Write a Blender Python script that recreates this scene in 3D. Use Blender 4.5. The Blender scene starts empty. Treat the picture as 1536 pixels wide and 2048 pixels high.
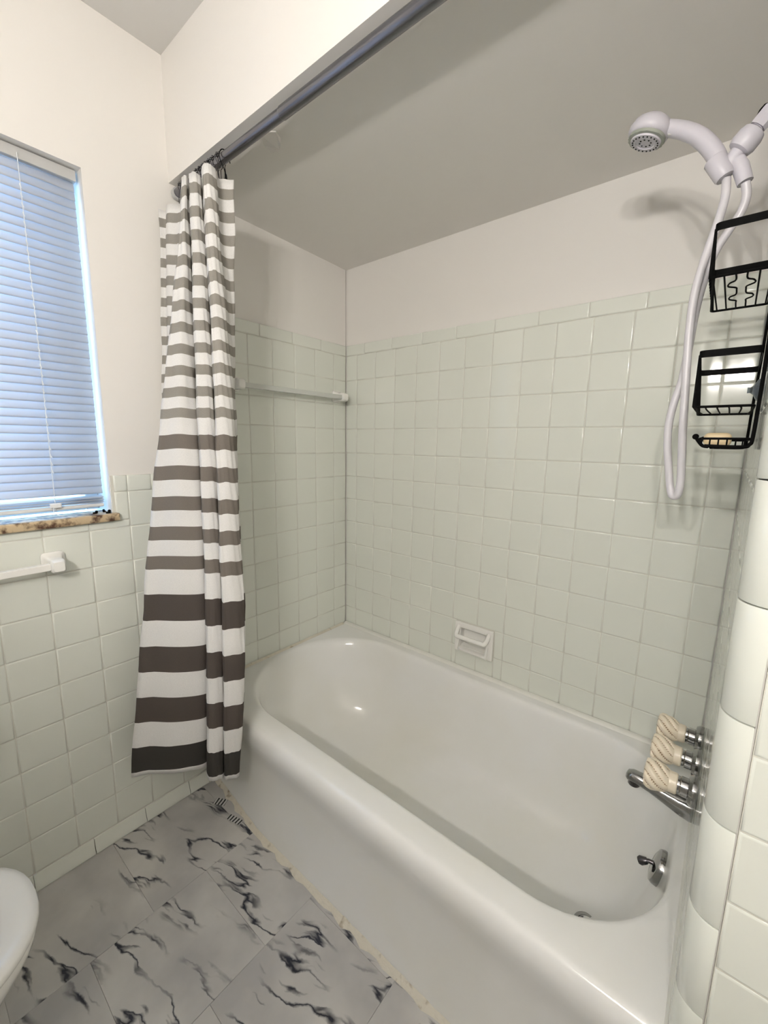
import bpy, bmesh, math, random
from math import pi, sin, cos, radians
from mathutils import Vector, Matrix, Euler
random.seed(7)
S = bpy.context.scene
C = S.collection

# ------------------------------------------------------------------ camera, world, exposure
cam_d = bpy.data.cameras.new('camera'); cam = bpy.data.objects.new('camera', cam_d); C.objects.link(cam)
cam.location = (1.4269, -1.4481, 1.3082)
cam.rotation_euler = (1.40618, -0.016408, 0.688952)
cam_d.sensor_fit = 'HORIZONTAL'; cam_d.sensor_width = 36.0; cam_d.lens = 840.1 / 1536 * 36.0
cam_d.clip_start = 0.01
S.camera = cam
w = bpy.data.worlds.new('World'); S.world = w; w.use_nodes = True
w.node_tree.nodes['Background'].inputs[0].default_value = (0.34, 0.62, 1.0, 1)
w.node_tree.nodes['Background'].inputs[1].default_value = 7.5
S.view_settings.view_transform = 'Standard'; S.view_settings.look = 'None'
S.view_settings.exposure = 0.0; S.view_settings.gamma = 1.0; S.view_settings.use_curve_mapping = False
pl = bpy.data.lights.new('window_daylight', 'AREA'); pl.shape = 'RECTANGLE'; pl.size = 0.80; pl.size_y = 0.92
pl.energy = 1.0; pl.cycles.is_portal = True
po = bpy.data.objects.new('window_daylight', pl); C.objects.link(po); po.location = (-0.16, -1.40, 1.55); po.rotation_euler = (0, -pi/2, 0)
BULB = 900.0                      # radiance of the vanity bulbs

# ------------------------------------------------------------------ materials
def mat(name, col, rough=0.5, metal=0.0, coat=0.0, spec=0.5, bump=None, var=None, trans=0.0, ior=1.5, emit=None, randv=0.0):
    m = bpy.data.materials.new(name); m.use_nodes = True
    nt = m.node_tree; b = nt.nodes['Principled BSDF']
    b.inputs['Base Color'].default_value = (*col, 1); b.inputs['Roughness'].default_value = rough
    b.inputs['Metallic'].default_value = metal; b.inputs['Coat Weight'].default_value = coat
    b.inputs['Specular IOR Level'].default_value = spec; b.inputs['IOR'].default_value = ior
    b.inputs['Transmission Weight'].default_value = trans
    if emit:
        b.inputs['Emission Color'].default_value = (*emit[0], 1); b.inputs['Emission Strength'].default_value = emit[1]
    if bump:
        sc, st = bump
        g = nt.nodes.new('ShaderNodeNewGeometry'); n = nt.nodes.new('ShaderNodeTexNoise'); n.inputs['Scale'].default_value = sc
        n.inputs['Detail'].default_value = 3
        bp = nt.nodes.new('ShaderNodeBump'); bp.inputs['Strength'].default_value = st; bp.inputs['Distance'].default_value = 0.01
        nt.links.new(g.outputs['Position'], n.inputs['Vector']); nt.links.new(n.outputs[0], bp.inputs['Height']); nt.links.new(bp.outputs[0], b.inputs['Normal'])
    if var:
        sc, c2, lo, hi = var
        g = nt.nodes.new('ShaderNodeNewGeometry'); n = nt.nodes.new('ShaderNodeTexNoise'); n.inputs['Scale'].default_value = sc; n.inputs['Detail'].default_value = 5
        r = nt.nodes.new('ShaderNodeValToRGB'); r.color_ramp.elements[0].position = lo; r.color_ramp.elements[1].position = hi
        r.color_ramp.elements[0].color = (*col, 1); r.color_ramp.elements[1].color = (*c2, 1)
        nt.links.new(g.outputs['Position'], n.inputs['Vector']); nt.links.new(n.outputs[0], r.inputs[0]); nt.links.new(r.outputs[0], b.inputs['Base Color'])
    if randv:
        oi = nt.nodes.new('ShaderNodeObjectInfo'); mr = nt.nodes.new('ShaderNodeMapRange'); mr.inputs['To Min'].default_value = 1 - randv; mr.inputs['To Max'].default_value = 1 + randv * .4
        hs = nt.nodes.new('ShaderNodeHueSaturation'); hs.inputs['Color'].default_value = (*col, 1)
        nt.links.new(oi.outputs['Random'], mr.inputs['Value']); nt.links.new(mr.outputs[0], hs.inputs['Value']); nt.links.new(hs.outputs[0], b.inputs['Base Color'])
    return m
M = {}
M['paint'] = mat('cream_wall_paint', (.80, .775, .735), .55, bump=(14, .10))
M['ceil'] = mat('ceiling_paint', (.68, .67, .645), .7, bump=(22, .12))
M['tile'] = mat('glazed_tile', (.755, .775, .705), .10, spec=.55, bump=(7, .012), randv=.015)
M['grout'] = mat('grout', (.66, .65, .58), .8)
M['grime'] = mat('aged_caulk', (.68, .64, .54), .7, bump=(60, .6), var=(30, (.34, .28, .20), .60, .72))
M['caulk'] = mat('white_caulk', (.78, .775, .72), .4)
M['enamel'] = mat('white_tub_enamel', (.82, .82, .80), .13, spec=.6, bump=(5, .012), var=(2.6, (.79, .78, .72), .45, .75))
M['porcelain'] = mat('white_porcelain', (.80, .79, .76), .08, spec=.6)
M['seat'] = mat('toilet_seat_plastic', (.72, .69, .64), .3)
M['ceramic'] = mat('white_ceramic', (.86, .85, .81), .12, spec=.6)
M['chrome'] = mat('chrome', (.34, .34, .34), .12, 1.0, bump=(80, .02))
M['darkmetal'] = mat('dark_bronze_metal', (.10, .095, .10), .25, 1.0)
M['steelrod'] = mat('steel_rod', (.20, .20, .22), .22, 1.0)
M['black'] = mat('black_coated_wire', (.004, .004, .004), .7, spec=.06)
M['plastic'] = mat('pale_lilac_plastic', (.62, .60, .65), .35)
M['hose'] = mat('white_vinyl_hose', (.66, .64, .67), .32)
M['bone'] = mat('bone_plastic', (.80, .71, .56), .35, bump=(40, .05))
M['groove'] = mat('knob_groove_brown', (.34, .24, .15), .7)
M['soap'] = mat('tan_soap', (.78, .62, .38), .45)
M['nozzle'] = mat('grey_nozzle', (.33, .35, .30), .4)
M['hole'] = mat('dark_hole', (.01, .01, .01), .9)
M['clear'] = mat('clear_acrylic', (.80, .82, .78), .1, trans=.35)
M['rubber'] = mat('clear_vinyl_cup', (.45, .52, .60), .1, trans=.7)
M['window_white'] = mat('window_frame_white', (.72, .74, .76), .4)
M['glass'] = mat('window_glass', (1, 1, 1), .25, trans=1.0, ior=1.05)
M['bulb'] = mat('lit_bulb', (1, 1, 1), .3, emit=((1.0, .95, .895), BULB))
M['mirror'] = mat('vanity_bar_chrome', (.7, .7, .7), .1, 1.0)
M['marble'] = mat('tan_marble', (.60, .47, .30), .3, var=(45, (.10, .05, .03), .46, .62), bump=(50, .1))
M['headrail'] = mat('headrail_shaded_white', (.50, .50, .49), .4)  # headrail's shadow put into a darker grey base; rod end caps share it
M['cord'] = mat('blind_cord', (.8, .82, .84), .6)

def fabric(name, col):
    m = bpy.data.materials.new(name); m.use_nodes = True; nt = m.node_tree
    b = nt.nodes['Principled BSDF']; out = nt.nodes['Material Output']
    b.inputs['Roughness'].default_value = .75; b.inputs['Specular IOR Level'].default_value = .15
    g = nt.nodes.new('ShaderNodeNewGeometry'); mp = nt.nodes.new('ShaderNodeMapping'); mp.inputs['Scale'].default_value = (300, 300, 900)
    n = nt.nodes.new('ShaderNodeTexNoise'); n.inputs['Scale'].default_value = 1.0
    r = nt.nodes.new('ShaderNodeMixRGB'); r.inputs[1].default_value = (*[c*.88 for c in col], 1); r.inputs[2].default_value = (*[min(1, c*1.1) for c in col], 1)
    t = nt.nodes.new('ShaderNodeBsdfTranslucent'); mx = nt.nodes.new('ShaderNodeMixShader'); mx.inputs[0].default_value = .22
    nt.links.new(g.outputs['Position'], mp.inputs[0]); nt.links.new(mp.outputs[0], n.inputs[0]); nt.links.new(n.outputs[0], r.inputs[0])
    nt.links.new(r.outputs[0], b.inputs['Base Color']); nt.links.new(r.outputs[0], t.inputs[0])
    nt.links.new(b.outputs[0], mx.inputs[1]); nt.links.new(t.outputs[0], mx.inputs[2]); nt.links.new(mx.outputs[0], out.inputs[0])
    return m
M['f_white'] = fabric('curtain_white', (.86, .85, .83))
M['f_light'] = fabric('curtain_light_taupe', (.34, .32, .285))
M['f_mid'] = fabric('curtain_mid_taupe', (.215, .19, .165))
M['f_dark'] = fabric('curtain_dark_taupe', (.105, .088, .078))
M['f_char'] = fabric('curtain_charcoal', (.062, .058, .052))
def slat_mat():
    m = bpy.data.materials.new('blind_slat_vinyl'); m.use_nodes = True; nt = m.node_tree
    b = nt.nodes['Principled BSDF']; out = nt.nodes['Material Output']
    b.inputs['Base Color'].default_value = (.86, .86, .88, 1); b.inputs['Roughness'].default_value = .35
    t = nt.nodes.new('ShaderNodeBsdfTranslucent'); t.inputs[0].default_value = (.72, .75, .80, 1)
    mx = nt.nodes.new('ShaderNodeMixShader'); mx.inputs[0].default_value = .32
    nt.links.new(b.outputs[0], mx.inputs[1]); nt.links.new(t.outputs[0], mx.inputs[2]); nt.links.new(mx.outputs[0], out.inputs[0])
    return m
M['slat'] = slat_mat()
def marble_floor():
    m = bpy.data.materials.new('white_marble_print_vinyl'); m.use_nodes = True; nt = m.node_tree; N = nt.nodes; L = nt.links
    b = N['Principled BSDF']; b.inputs['Roughness'].default_value = .38; b.inputs['Specular IOR Level'].default_value = .35
    tc = N.new('ShaderNodeTexCoord'); oi = N.new('ShaderNodeObjectInfo')
    sh = N.new('ShaderNodeVectorMath'); sh.operation = 'SCALE'; sh.inputs['Scale'].default_value = 7.3
    cmb = N.new('ShaderNodeCombineXYZ'); L.new(oi.outputs['Random'], cmb.inputs[0]); L.new(oi.outputs['Random'], cmb.inputs[1]); L.new(cmb.outputs[0], sh.inputs[0])
    ad = N.new('ShaderNodeVectorMath'); ad.operation = 'ADD'; L.new(tc.outputs['Object'], ad.inputs[0]); L.new(sh.outputs[0], ad.inputs[1])
    # warp
    wn = N.new('ShaderNodeTexNoise'); wn.inputs['Scale'].default_value = 9; wn.inputs['Detail'].default_value = 5; L.new(ad.outputs[0], wn.inputs['Vector'])
    ws = N.new('ShaderNodeVectorMath'); ws.operation = 'MULTIPLY_ADD'; ws.inputs[1].default_value = (.075, .075, 0); L.new(wn.outputs['Color'], ws.inputs[0]); L.new(ad.outputs[0], ws.inputs[2])
    mr_ = N.new('ShaderNodeMapping'); mr_.inputs['Rotation'].default_value = (0, 0, radians(-15)); L.new(ws.outputs[0], mr_.inputs[0])
    mp = N.new('ShaderNodeMapping'); mp.inputs['Scale'].default_value = (2.6, 13.5, 1); L.new(mr_.outputs[0], mp.inputs[0])
    vn = N.new('ShaderNodeTexNoise'); vn.inputs['Scale'].default_value = 1.0; vn.inputs['Detail'].default_value = 3.5; vn.inputs['Roughness'].default_value = .55; L.new(mp.outputs[0], vn.inputs['Vector'])
    a = N.new('ShaderNodeMath'); a.operation = 'SUBTRACT'; a.inputs[1].default_value = .5; L.new(vn.outputs[0], a.inputs[0])
    ab = N.new('ShaderNodeMath'); ab.operation = 'ABSOLUTE'; L.new(a.outputs[0], ab.inputs[0])
    rp = N.new('ShaderNodeValToRGB'); rp.color_ramp.elements[0].position = .004; rp.color_ramp.elements[0].color = (1, 1, 1, 1)
    rp.color_ramp.elements[1].position = .034; rp.color_ramp.elements[1].color = (0, 0, 0, 1); L.new(ab.outputs[0], rp.inputs[0])
    mr2 = N.new('ShaderNodeMapping'); mr2.inputs['Rotation'].default_value = (0, 0, radians(-15)); L.new(ad.outputs[0], mr2.inputs[0])
    mp2 = N.new('ShaderNodeMapping'); mp2.inputs['Scale'].default_value = (4.2, 10, 1); L.new(mr2.outputs[0], mp2.inputs[0])
    mk = N.new('ShaderNodeTexNoise'); mk.inputs['Scale'].default_value = 1.0; mk.inputs['Detail'].default_value = 2; L.new(mp2.outputs[0], mk.inputs['Vector'])
    rm = N.new('ShaderNodeValToRGB'); rm.color_ramp.elements[0].position = .46; rm.color_ramp.elements[1].position = .56; L.new(mk.outputs[0], rm.inputs[0])
    mu = N.new('ShaderNodeMath'); mu.operation = 'MULTIPLY'; L.new(rp.outputs[0], mu.inputs[0]); L.new(rm.outputs[0], mu.inputs[1])
    # clouds
    cl = N.new('ShaderNodeTexNoise'); cl.inputs['Scale'].default_value = 5; cl.inputs['Detail'].default_value = 4; L.new(ad.outputs[0], cl.inputs['Vector'])
    rc = N.new('ShaderNodeValToRGB'); rc.color_ramp.elements[0].position = .35; rc.color_ramp.elements[0].color = (.43, .42, .41, 1)
    rc.color_ramp.elements[1].position = .65; rc.color_ramp.elements[1].color = (.60, .585, .555, 1); L.new(cl.outputs[0], rc.inputs[0])
    mx = N.new('ShaderNodeMixRGB'); mx.inputs[2].default_value = (.022, .024, .036, 1); L.new(mu.outputs[0], mx.inputs[0]); L.new(rc.outputs[0], mx.inputs[1])
    L.new(mx.outputs[0], b.inputs['Base Color'])
    return m
M['floor'] = marble_floor()
def stripe_mat():
    m = bpy.data.materials.new('black_white_striped_vinyl'); m.use_nodes = True; nt = m.node_tree
    b = nt.nodes['Principled BSDF']; tc = nt.nodes.new('ShaderNodeTexCoord'); wv = nt.nodes.new('ShaderNodeTexWave'); wv.inputs['Scale'].default_value = 26; wv.inputs['Distortion'].default_value = 1.5
    r = nt.nodes.new('ShaderNodeValToRGB'); r.color_ramp.elements[0].position = .40; r.color_ramp.elements[0].color = (.02, .02, .02, 1); r.color_ramp.elements[1].position = .5; r.color_ramp.elements[1].color = (.6, .6, .58, 1)
    nt.links.new(tc.outputs['Object'], wv.inputs[0]); nt.links.new(wv.outputs[0], r.inputs[0]); nt.links.new(r.outputs[0], b.inputs['Base Color'])
    return m
M['stripe'] = stripe_mat()

# ------------------------------------------------------------------ helpers
def link(name, me, parent=None, **kw):
    o = bpy.data.objects.new(name, me); C.objects.link(o)
    if parent: o.parent = parent
    for k, v in kw.items(): o[k] = v
    return o
def obj(name, bm, m, parent=None, smooth=False, **kw):
    me = bpy.data.meshes.new(name); bmesh.ops.recalc_face_normals(bm, faces=bm.faces[:]); bm.to_mesh(me); bm.free()
    for mm in (m if isinstance(m, list) else [m]): me.materials.append(mm)
    if smooth:
        for p in me.polygons: p.use_smooth = True
        try: me.set_sharp_from_angle(angle=radians(smooth if smooth is not True else 40))
        except Exception: pass
    return link(name, me, parent, **kw)
def thing(name, label, cat, loc=(0, 0, 0), group=None):
    o = bpy.data.objects.new(name, None); C.objects.link(o); o.location = loc; o.empty_display_size = .05
    o['label'] = label; o['category'] = cat
    if group: o['group'] = group
    return o
def tag(o, label, cat, group=None):
    o['label'] = label; o['category'] = cat
    if group: o['group'] = group
    return o
def BM(): return bmesh.new()
def box(bm, x0, x1, y0, y1, z0, z1, bev=0, seg=2):
    r = bmesh.ops.create_cube(bm, size=1.0)
    vs = r['verts']
    for v in vs:
        v.co = Vector(((x0+x1)/2 + v.co.x*(x1-x0), (y0+y1)/2 + v.co.y*(y1-y0), (z0+z1)/2 + v.co.z*(z1-z0)))
    if bev:
        es = list({e for v in vs for e in v.link_edges})
        bmesh.ops.bevel(bm, geom=es, offset=bev, segments=seg, affect='EDGES', profile=.5)
    return bm
def tube(bm, pts, r, n=8, closed=False, caps=True):
    pts = [Vector(p) for p in pts]; N = len(pts)
    rs = r if isinstance(r, (list, tuple)) else [r]*N
    rings = []; up = None
    for i, p in enumerate(pts):
        if closed: t = pts[(i+1) % N] - pts[i-1]
        else: t = pts[min(i+1, N-1)] - pts[max(i-1, 0)]
        t.normalize()
        if up is None:
            up = Vector((0, 0, 1)) if abs(t.z) < .9 else Vector((1, 0, 0))
        a = t.cross(up); 
        if a.length < 1e-6: a = t.cross(Vector((0, 1, 0)))
        a.normalize(); b = a.cross(t).normalized(); up = b
        rings.append([bm.verts.new(p + rs[i]*(cos(2*pi*k/n)*a + sin(2*pi*k/n)*b)) for k in range(n)])
    for i in range(N - (0 if closed else 1)):
        A, B = rings[i], rings[(i+1) % N]
        for k in range(n): bm.faces.new((A[k], A[(k+1) % n], B[(k+1) % n], B[k]))
    if caps and not closed:
        bm.faces.new(rings[0][::-1]); bm.faces.new(rings[-1])
    return bm
def cr(pts, m=6, closed=False):
    P = [Vector(p) for p in pts]; n = len(P); out = []
    for i in range(n if closed else n-1):
        p0 = P[(i-1) % n] if (closed or i > 0) else P[0]; p1 = P[i]; p2 = P[(i+1) % n]; p3 = P[(i+2) % n] if (closed or i+2 < n) else P[-1]
        for k in range(m):
            t = k/m
            out.append(.5*((2*p1)+(-p0+p2)*t+(2*p0-5*p1+4*p2-p3)*t*t+(-p0+3*p1-3*p2+p3)*t**3))
    if not closed: out.append(P[-1])
    return out
def lathe(bm, prof, n=32, mtx=None, rf=None, caps=True):
    """prof: (r, h) along +Z"""
    rings = []
    for j, (r, h) in enumerate(prof):
        ring = []
        for k in range(n):
            a = 2*pi*k/n; rr = r if rf is None else rf(r, h, a, j)
            v = Vector((rr*cos(a), rr*sin(a), h)); ring.append(bm.verts.new(mtx @ v if mtx else v))
        rings.append(ring)
    for A, B in zip(rings, rings[1:]):
        for k in range(n): bm.faces.new((A[k], A[(k+1) % n], B[(k+1) % n], B[k]))
    if caps: bm.faces.new(rings[0][::-1]); bm.faces.new(rings[-1])
    return bm
def frame(origin, z, x=None):
    z = Vector(z).normalized(); x = Vector(x) if x else (Vector((0, 1, 0)) if abs(z.y) < .9 else Vector((0, 0, 1)))
    y = z.cross(x).normalized(); x = y.cross(z).normalized()
    m = Matrix((x, y, z)).transposed().to_4x4(); m.translation = Vector(origin); return m

P = 0.1095; J = 0.0020; ZT = 1.6937          # tile pitch, joint, top joint of the field
XL = 1.4527                                    # faucet wall
ZC = 2.418                                     # ceiling
YS = -0.768                                    # soffit face
YR = -2.14                                     # rear wall
XR = 2.45                                      # far right wall
ZR = 0.400                                     # tub rim
tile_cache = {}
def tile_mesh(w_, h_, rad=.0036, d=.0017):
    key = (round(w_, 4), round(h_, 4), rad)
    if key in tile_cache: return tile_cache[key]
    me = bpy.data.meshes.new('tile'); vs = []; fs = []
    lv = [(0, -.0045), (0, -d), (rad*.35, -d*.38), (rad, 0)]
    for ins, z in lv:
        a, b = w_/2-ins, h_/2-ins
        vs += [(-a, -b, z), (a, -b, z), (a, b, z), (-a, b, z)]
    for l in range(3):
        for k in range(4):
            i = l*4; fs.append((i+k, i+(k+1) % 4, i+4+(k+1) % 4, i+4+k))
    fs.append((12, 13, 14, 15))
    me.from_pydata(vs, [], fs); me.materials.append(M['tile'])
    for i, p in enumerate(me.polygons): p.use_smooth = i < 12
    tile_cache[key] = me; return me
def put_tile(wall, a0, a1, z0, z1, parent, off=0.0, wob=.0004, name="tile", rad=.0036):
    """wall: 'back' a=x, normal -y;  'left' a=y, normal +x; 'right' a=y, normal -x; 'wing' a=x at y=-.787"""
    w_, h_ = (a1-a0)-J, (z1-z0)-J
    if w_ < .004 or h_ < .004: return
    o = link(name, tile_mesh(w_, h_, rad), parent)
    ac, zc = (a0+a1)/2, (z0+z1)/2
    rx, rz = random.uniform(-wob, wob)*2.2, random.uniform(-wob, wob)*2.2
    if wall == 'back': o.location = (ac, 0 - off, zc); base = Matrix(((1, 0, 0), (0, 0, -1), (0, 1, 0)))
    elif wall == 'wing': o.location = (ac, -.787 - off, zc); base = Matrix(((1, 0, 0), (0, 0, -1), (0, 1, 0)))
    elif wall == 'left': o.location = (off, ac, zc); base = Matrix(((0, 0, 1), (1, 0, 0), (0, 1, 0)))
    elif wall == 'right': o.location = (XL - off, ac, zc); base = Matrix(((0, 0, -1), (-1, 0, 0), (0, 1, 0)))
    o.rotation_euler = (base @ Euler((rx, rz, 0)).to_matrix()).to_euler()
    return o
def cols(a_from, a_to, origin):
    """cut the span a_from..a_to at origin + k*P"""
    k0 = math.ceil((a_from-origin)/P - 1e-6); cuts = [a_from]
    k = k0
    while origin + k*P < a_to - 1e-4:
        if origin + k*P > a_from + 1e-4: cuts.append(origin + k*P)
        k += 1
    cuts.append(a_to); return list(zip(cuts, cuts[1:]))
def rows(z_from, z_to): return cols(z_from, z_to, ZT)

# ------------------------------------------------------------------ setting: shell
D = .006      # painted / bedding plane behind the tile face
# wall_back
bm = BM(); box(bm, -.20, .655, D, .15, -.1, 2.5); box(bm, .779, XL+.25, D, .15, -.1, 2.5); box(bm, .655, .779, D, .15, -.1, .492); box(bm, .655, .779, D, .15, .581, 2.5); box(bm, .655, .779, .030, .15, .492, .581)
wb = obj('wall_back', bm, M['paint'], kind='structure')
bm = BM(); box(bm, D, .655, .0018, D+.001, ZR-.01, ZT+.044); box(bm, .779, XL-D, .0018, D+.001, ZR-.01, ZT+.044); box(bm, .655, .779, .0018, D+.001, ZR-.01, .492); box(bm, .655, .779, .0018, D+.001, .581, ZT+.044); obj('grout_bed', bm, M['grout'], wb)
xorg = .0687
DX0, DX1, DZ0, DZ1 = .634, .800, .474, .598
for zz0, zz1 in rows(ZR+.002, ZT):
    for x0, x1 in cols(.0012, XL-.0012, xorg):
        if zz1 < .60 and x1 > DX0 and x0 < DX1:
            # tiles cut round the soap dish
            if x0 < DX0-.004: put_tile('back', x0, DX0, zz0, zz1, wb)
            if x1 > DX1+.004: put_tile('back', DX1, x1, zz0, zz1, wb)
            if zz1 < .52: put_tile('back', max(x0, DX0), min(x1, DX1), zz0, min(zz1, DZ0), wb)
            continue
        put_tile('back', x0, x1, zz0, zz1, wb)
for x0, x1 in [(a, b) for a, b in zip([.0012]+[.114+.154*k for k in range(9)], [.114+.154*k for k in range(9)]+[XL-.0012])]:
    put_tile('back', x0, x1, ZT, 1.740, wb, name='cap_tile', rad=.004, off=.001)
# wall_left (window wall), with the window opening
WY0, WY1, WZ0, WZ1 = -1.82, -1.000, 1.062, 2.018
WT = .17
bm = BM()
box(bm, -WT, -D, WY1, .002, -.1, 2.5); box(bm, -WT, -D, YR-.1, WY0, -.1, 2.5)
box(bm, -WT, -D, WY0, WY1, -.1, WZ0); box(bm, -WT, -D, WY0, WY1, WZ1, 2.5)
wl = obj('wall_left', bm, M['paint'], kind='structure')
bm = BM(); box(bm, -D-.001, -.0018, -.783, -.001, ZR-.01, ZT+.044); box(bm, -D-.001, -.0018, WY1+.002, -.783, .02, 1.196); box(bm, -D-.001, -.0018, YR, WY1+.002, .02, 1.056)
obj('grout_bed', bm, M['grout'], wl)
yorg = -.0787
YB = -.7357   # last field joint of the alcove, bullnose from here to -.784
for z0, z1 in rows(ZR+.002, ZT):
    for y0, y1 in cols(YB, -.0012, yorg): put_tile('left', y0, y1, z0, z1, wl)
zb = 1.196
while zb < 1.72:
    put_tile('left', -.784, YB, zb, min(zb+.154, 1.740), wl, name='bullnose_tile', rad=.004, off=.0006); zb += .154
for k, (y0, y1) in enumerate([(-.154, -.0012), (-.308, -.154), (-.462, -.308), (-.616, -.462), (YB, -.616)]):
    put_tile('left', y0, y1, ZT, 1.740, wl, name='cap_tile', rad=.004, off=.001)
# room side of the window wall
WS = -.9546
for z0, z1 in rows(.050, 1.1462):
    for y0, y1 in cols(YR+.01, -.0012 if z1 < .02 else (YB if z1 > ZR else YB), yorg):
        if z1 > 1.05 and y0 < WS - .01: continue
        put_tile('left', y0, y1, z0, z1, wl)
# strip under the sill and bullnose column beside the window
for y0, y1 in cols(-1.93, WS, yorg): put_tile('left', y0, y1, 1.0367, 1.0600, wl, name='cut_tile')
put_tile('left', -.992, WS, 1.0600, 1.1462, wl, name='bullnose_tile', rad=.005, off=.0008)
put_tile('left', -.992, WS, 1.1462, 1.197, wl, name='cap_tile', rad=.006, off=.0012)
for y0, y1 in ((WS, -.885), (-.885, YB)): put_tile('left', y0, y1, 1.1462, 1.197, wl, name='cap_tile', rad=.006, off=.0012)
for y0, y1 in cols(YR+.01, -1.93, yorg):
    put_tile('left', y0, y1, 1.0367, 1.1462, wl)
# tile base trim along the window wall
bl = bpy.data.objects.new('baseboard_left', None); C.objects.link(bl); bl['kind'] = 'structure'
ys = [-.759, -.832, -.984, -1.136, -1.288, -1.440, -1.592, -1.744, -1.896, YR+.01]
for y1, y0 in zip(ys, ys[1:]):
    bm = BM(); prof = [(-.005, .001), (.013, .001), (.013, .009), (.009, .020), (.004, .040), (.002, .0475), (-.001, .0485), (-.005, .0485)]
    A = [bm.verts.new((x, y0+J/2, z)) for x, z in prof]; B = [bm.verts.new((x, y1-J/2, z)) for x, z in prof]
    n = len(prof)
    for k in range(n): bm.faces.new((A[k], B[k], B[(k+1) % n], A[(k+1) % n]))
    bm.faces.new(A[::-1]); bm.faces.new(B)
    obj('base_tile', bm, M['tile'], bl, smooth=35)
# wall_right: faucet wall and the return facing the room
bm = BM(); box(bm, XL+D, XL+.22, -.752, .002, -.1, 2.5); box(bm, XL+.036, XR+.1, -.780, -.60, -.1, 2.5); box(bm, XL+D, XL+.05, -.780, -.74, 1.740, 2.5)
wr = obj('wall_right', bm, M['paint'], kind='structure')
bm = BM(); box(bm, XL+.0018, XL+D+.001, -.755, -.001, ZR-.01, ZT+.044); box(bm, XL+.0375, XR, -.7855, -.779, .02, 1.196)
obj('grout_bed', bm, M['grout'], wr)
for z0, z1 in rows(ZR+.002, ZT):
    for y0, y1 in cols(-.7357, -.0012, -.0787): put_tile('right', y0, y1, z0, z1, wr)
for y0, y1 in [(-.154, -.0012), (-.308, -.154), (-.462, -.308), (-.616, -.462), (-.7357, -.616)]:
    put_tile('right', y0, y1, ZT, 1.740, wr, name='cap_tile', rad=.004)
# rounded corner bullnose tiles (6 in high)
cz = [0.0]+[.811 - .1535*k for k in (5, 4, 3, 2, 1)] + [.811+.1535*k for k in range(0, 7)]
cz = [max(z, .001) for z in cz if z < 1.75] + [1.740]
for z0, z1 in zip(cz, cz[1:]):
    if z1-z0 < .02: continue
    bm = BM(); R_ = .034; prof = []
    prof += [(XL+.012, -.7357-J), (XL, -.7357-J)]
    for k in range(11):
        a = pi/2*k/10; prof.append((XL+R_-R_*cos(a), -.787+R_-R_*sin(a)))
    prof += [(1.490-J, -.787), (1.490-J, -.775), (XL+.02, -.765)]
    lev = [(z0+J/2, .0009), (z0+J/2+.0018, 0), (z1-J/2-.0018, 0), (z1-J/2, .0009)]
    cx_, cy_ = XL+.03, -.755; rg = []
    for z, ins in lev:
        rr = []
        for (x, y) in prof:
            d = Vector((cx_-x, cy_-y)); d.normalize(); rr.append(bm.verts.new((x+d.x*ins, y+d.y*ins, z)))
        rg.append(rr)
    n = len(prof)
    for A, B in zip(rg, rg[1:]):
        for k in range(n): bm.faces.new((A[k], A[(k+1) % n], B[(k+1) % n], B[k]))
    bm.faces.new(rg[0][::-1]); bm.faces.new(rg[-1])
    obj('bullnose_tile', bm, M['tile'], wr, smooth=35)
for z0, z1 in rows(.050, 1.1462):
    for x0, x1 in cols(1.490, 1.82, 1.490): put_tile('wing', x0, x1, z0, z1, wr)
for x0, x1 in cols(1.490, 1.82, 1.490): put_tile('wing', x0, x1, 1.1462, 1.197, wr, name='cap_tile', rad=.005)
# rear wall, far right wall, ceiling, floor slab
bm = BM(); box(bm, -.2, XR+.1, YR-.12, YR, -.1, 2.5); obj('wall_rear', bm, M['paint'], kind='structure')
bm = BM(); box(bm, XR, XR+.12, YR-.1, -.6, -.1, 2.5); obj('wall_far_right', bm, M['paint'], kind='structure')
bm = BM(); box(bm, -.2, XR+.1, YR-.1, .15, ZC, ZC+.1); obj('ceiling', bm, M['ceil'], kind='structure')
# dropped ceiling over the tub: soffit face + sloping underside
bm = BM()
v = [bm.verts.new(p) for p in [(-D, YS, 2.081), (XL+D, YS, 2.081), (XL+D, .01, 2.064), (-D, .01, 2.064), (-D, YS, ZC), (XL+D, YS, ZC), (XL+D, .01, ZC), (-D, .01, ZC)]]
for f in [(0, 1, 2, 3), (4, 5, 6, 7), (0, 1, 5, 4), (1, 2, 6, 5), (2, 3, 7, 6), (3, 0, 4, 7)]: bm.faces.new([v[i] for i in f])
sof = obj('ceiling_alcove', bm, M['paint'], kind='structure')
# peeling paint flake near the rod
bm = BM(); pts = [(.375, -.690), (.39, -.672), (.412, -.668), (.430, -.678), (.440, -.700), (.425, -.712), (.40, -.716), (.382, -.708)]
top = [bm.verts.new((x, y, 2.0795)) for x, y in pts]; low = [bm.verts.new((x, y, 2.0765-(.014 if i in (1, 2, 3) else 0))) for i, (x, y) in enumerate(pts)]
bm.faces.new(top); bm.faces.new(low[::-1])
for k in range(8): bm.faces.new((top[k], top[(k+1) % 8], low[(k+1) % 8], low[k]))
obj('paint_flake', bm, M['paint'], sof)
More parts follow.
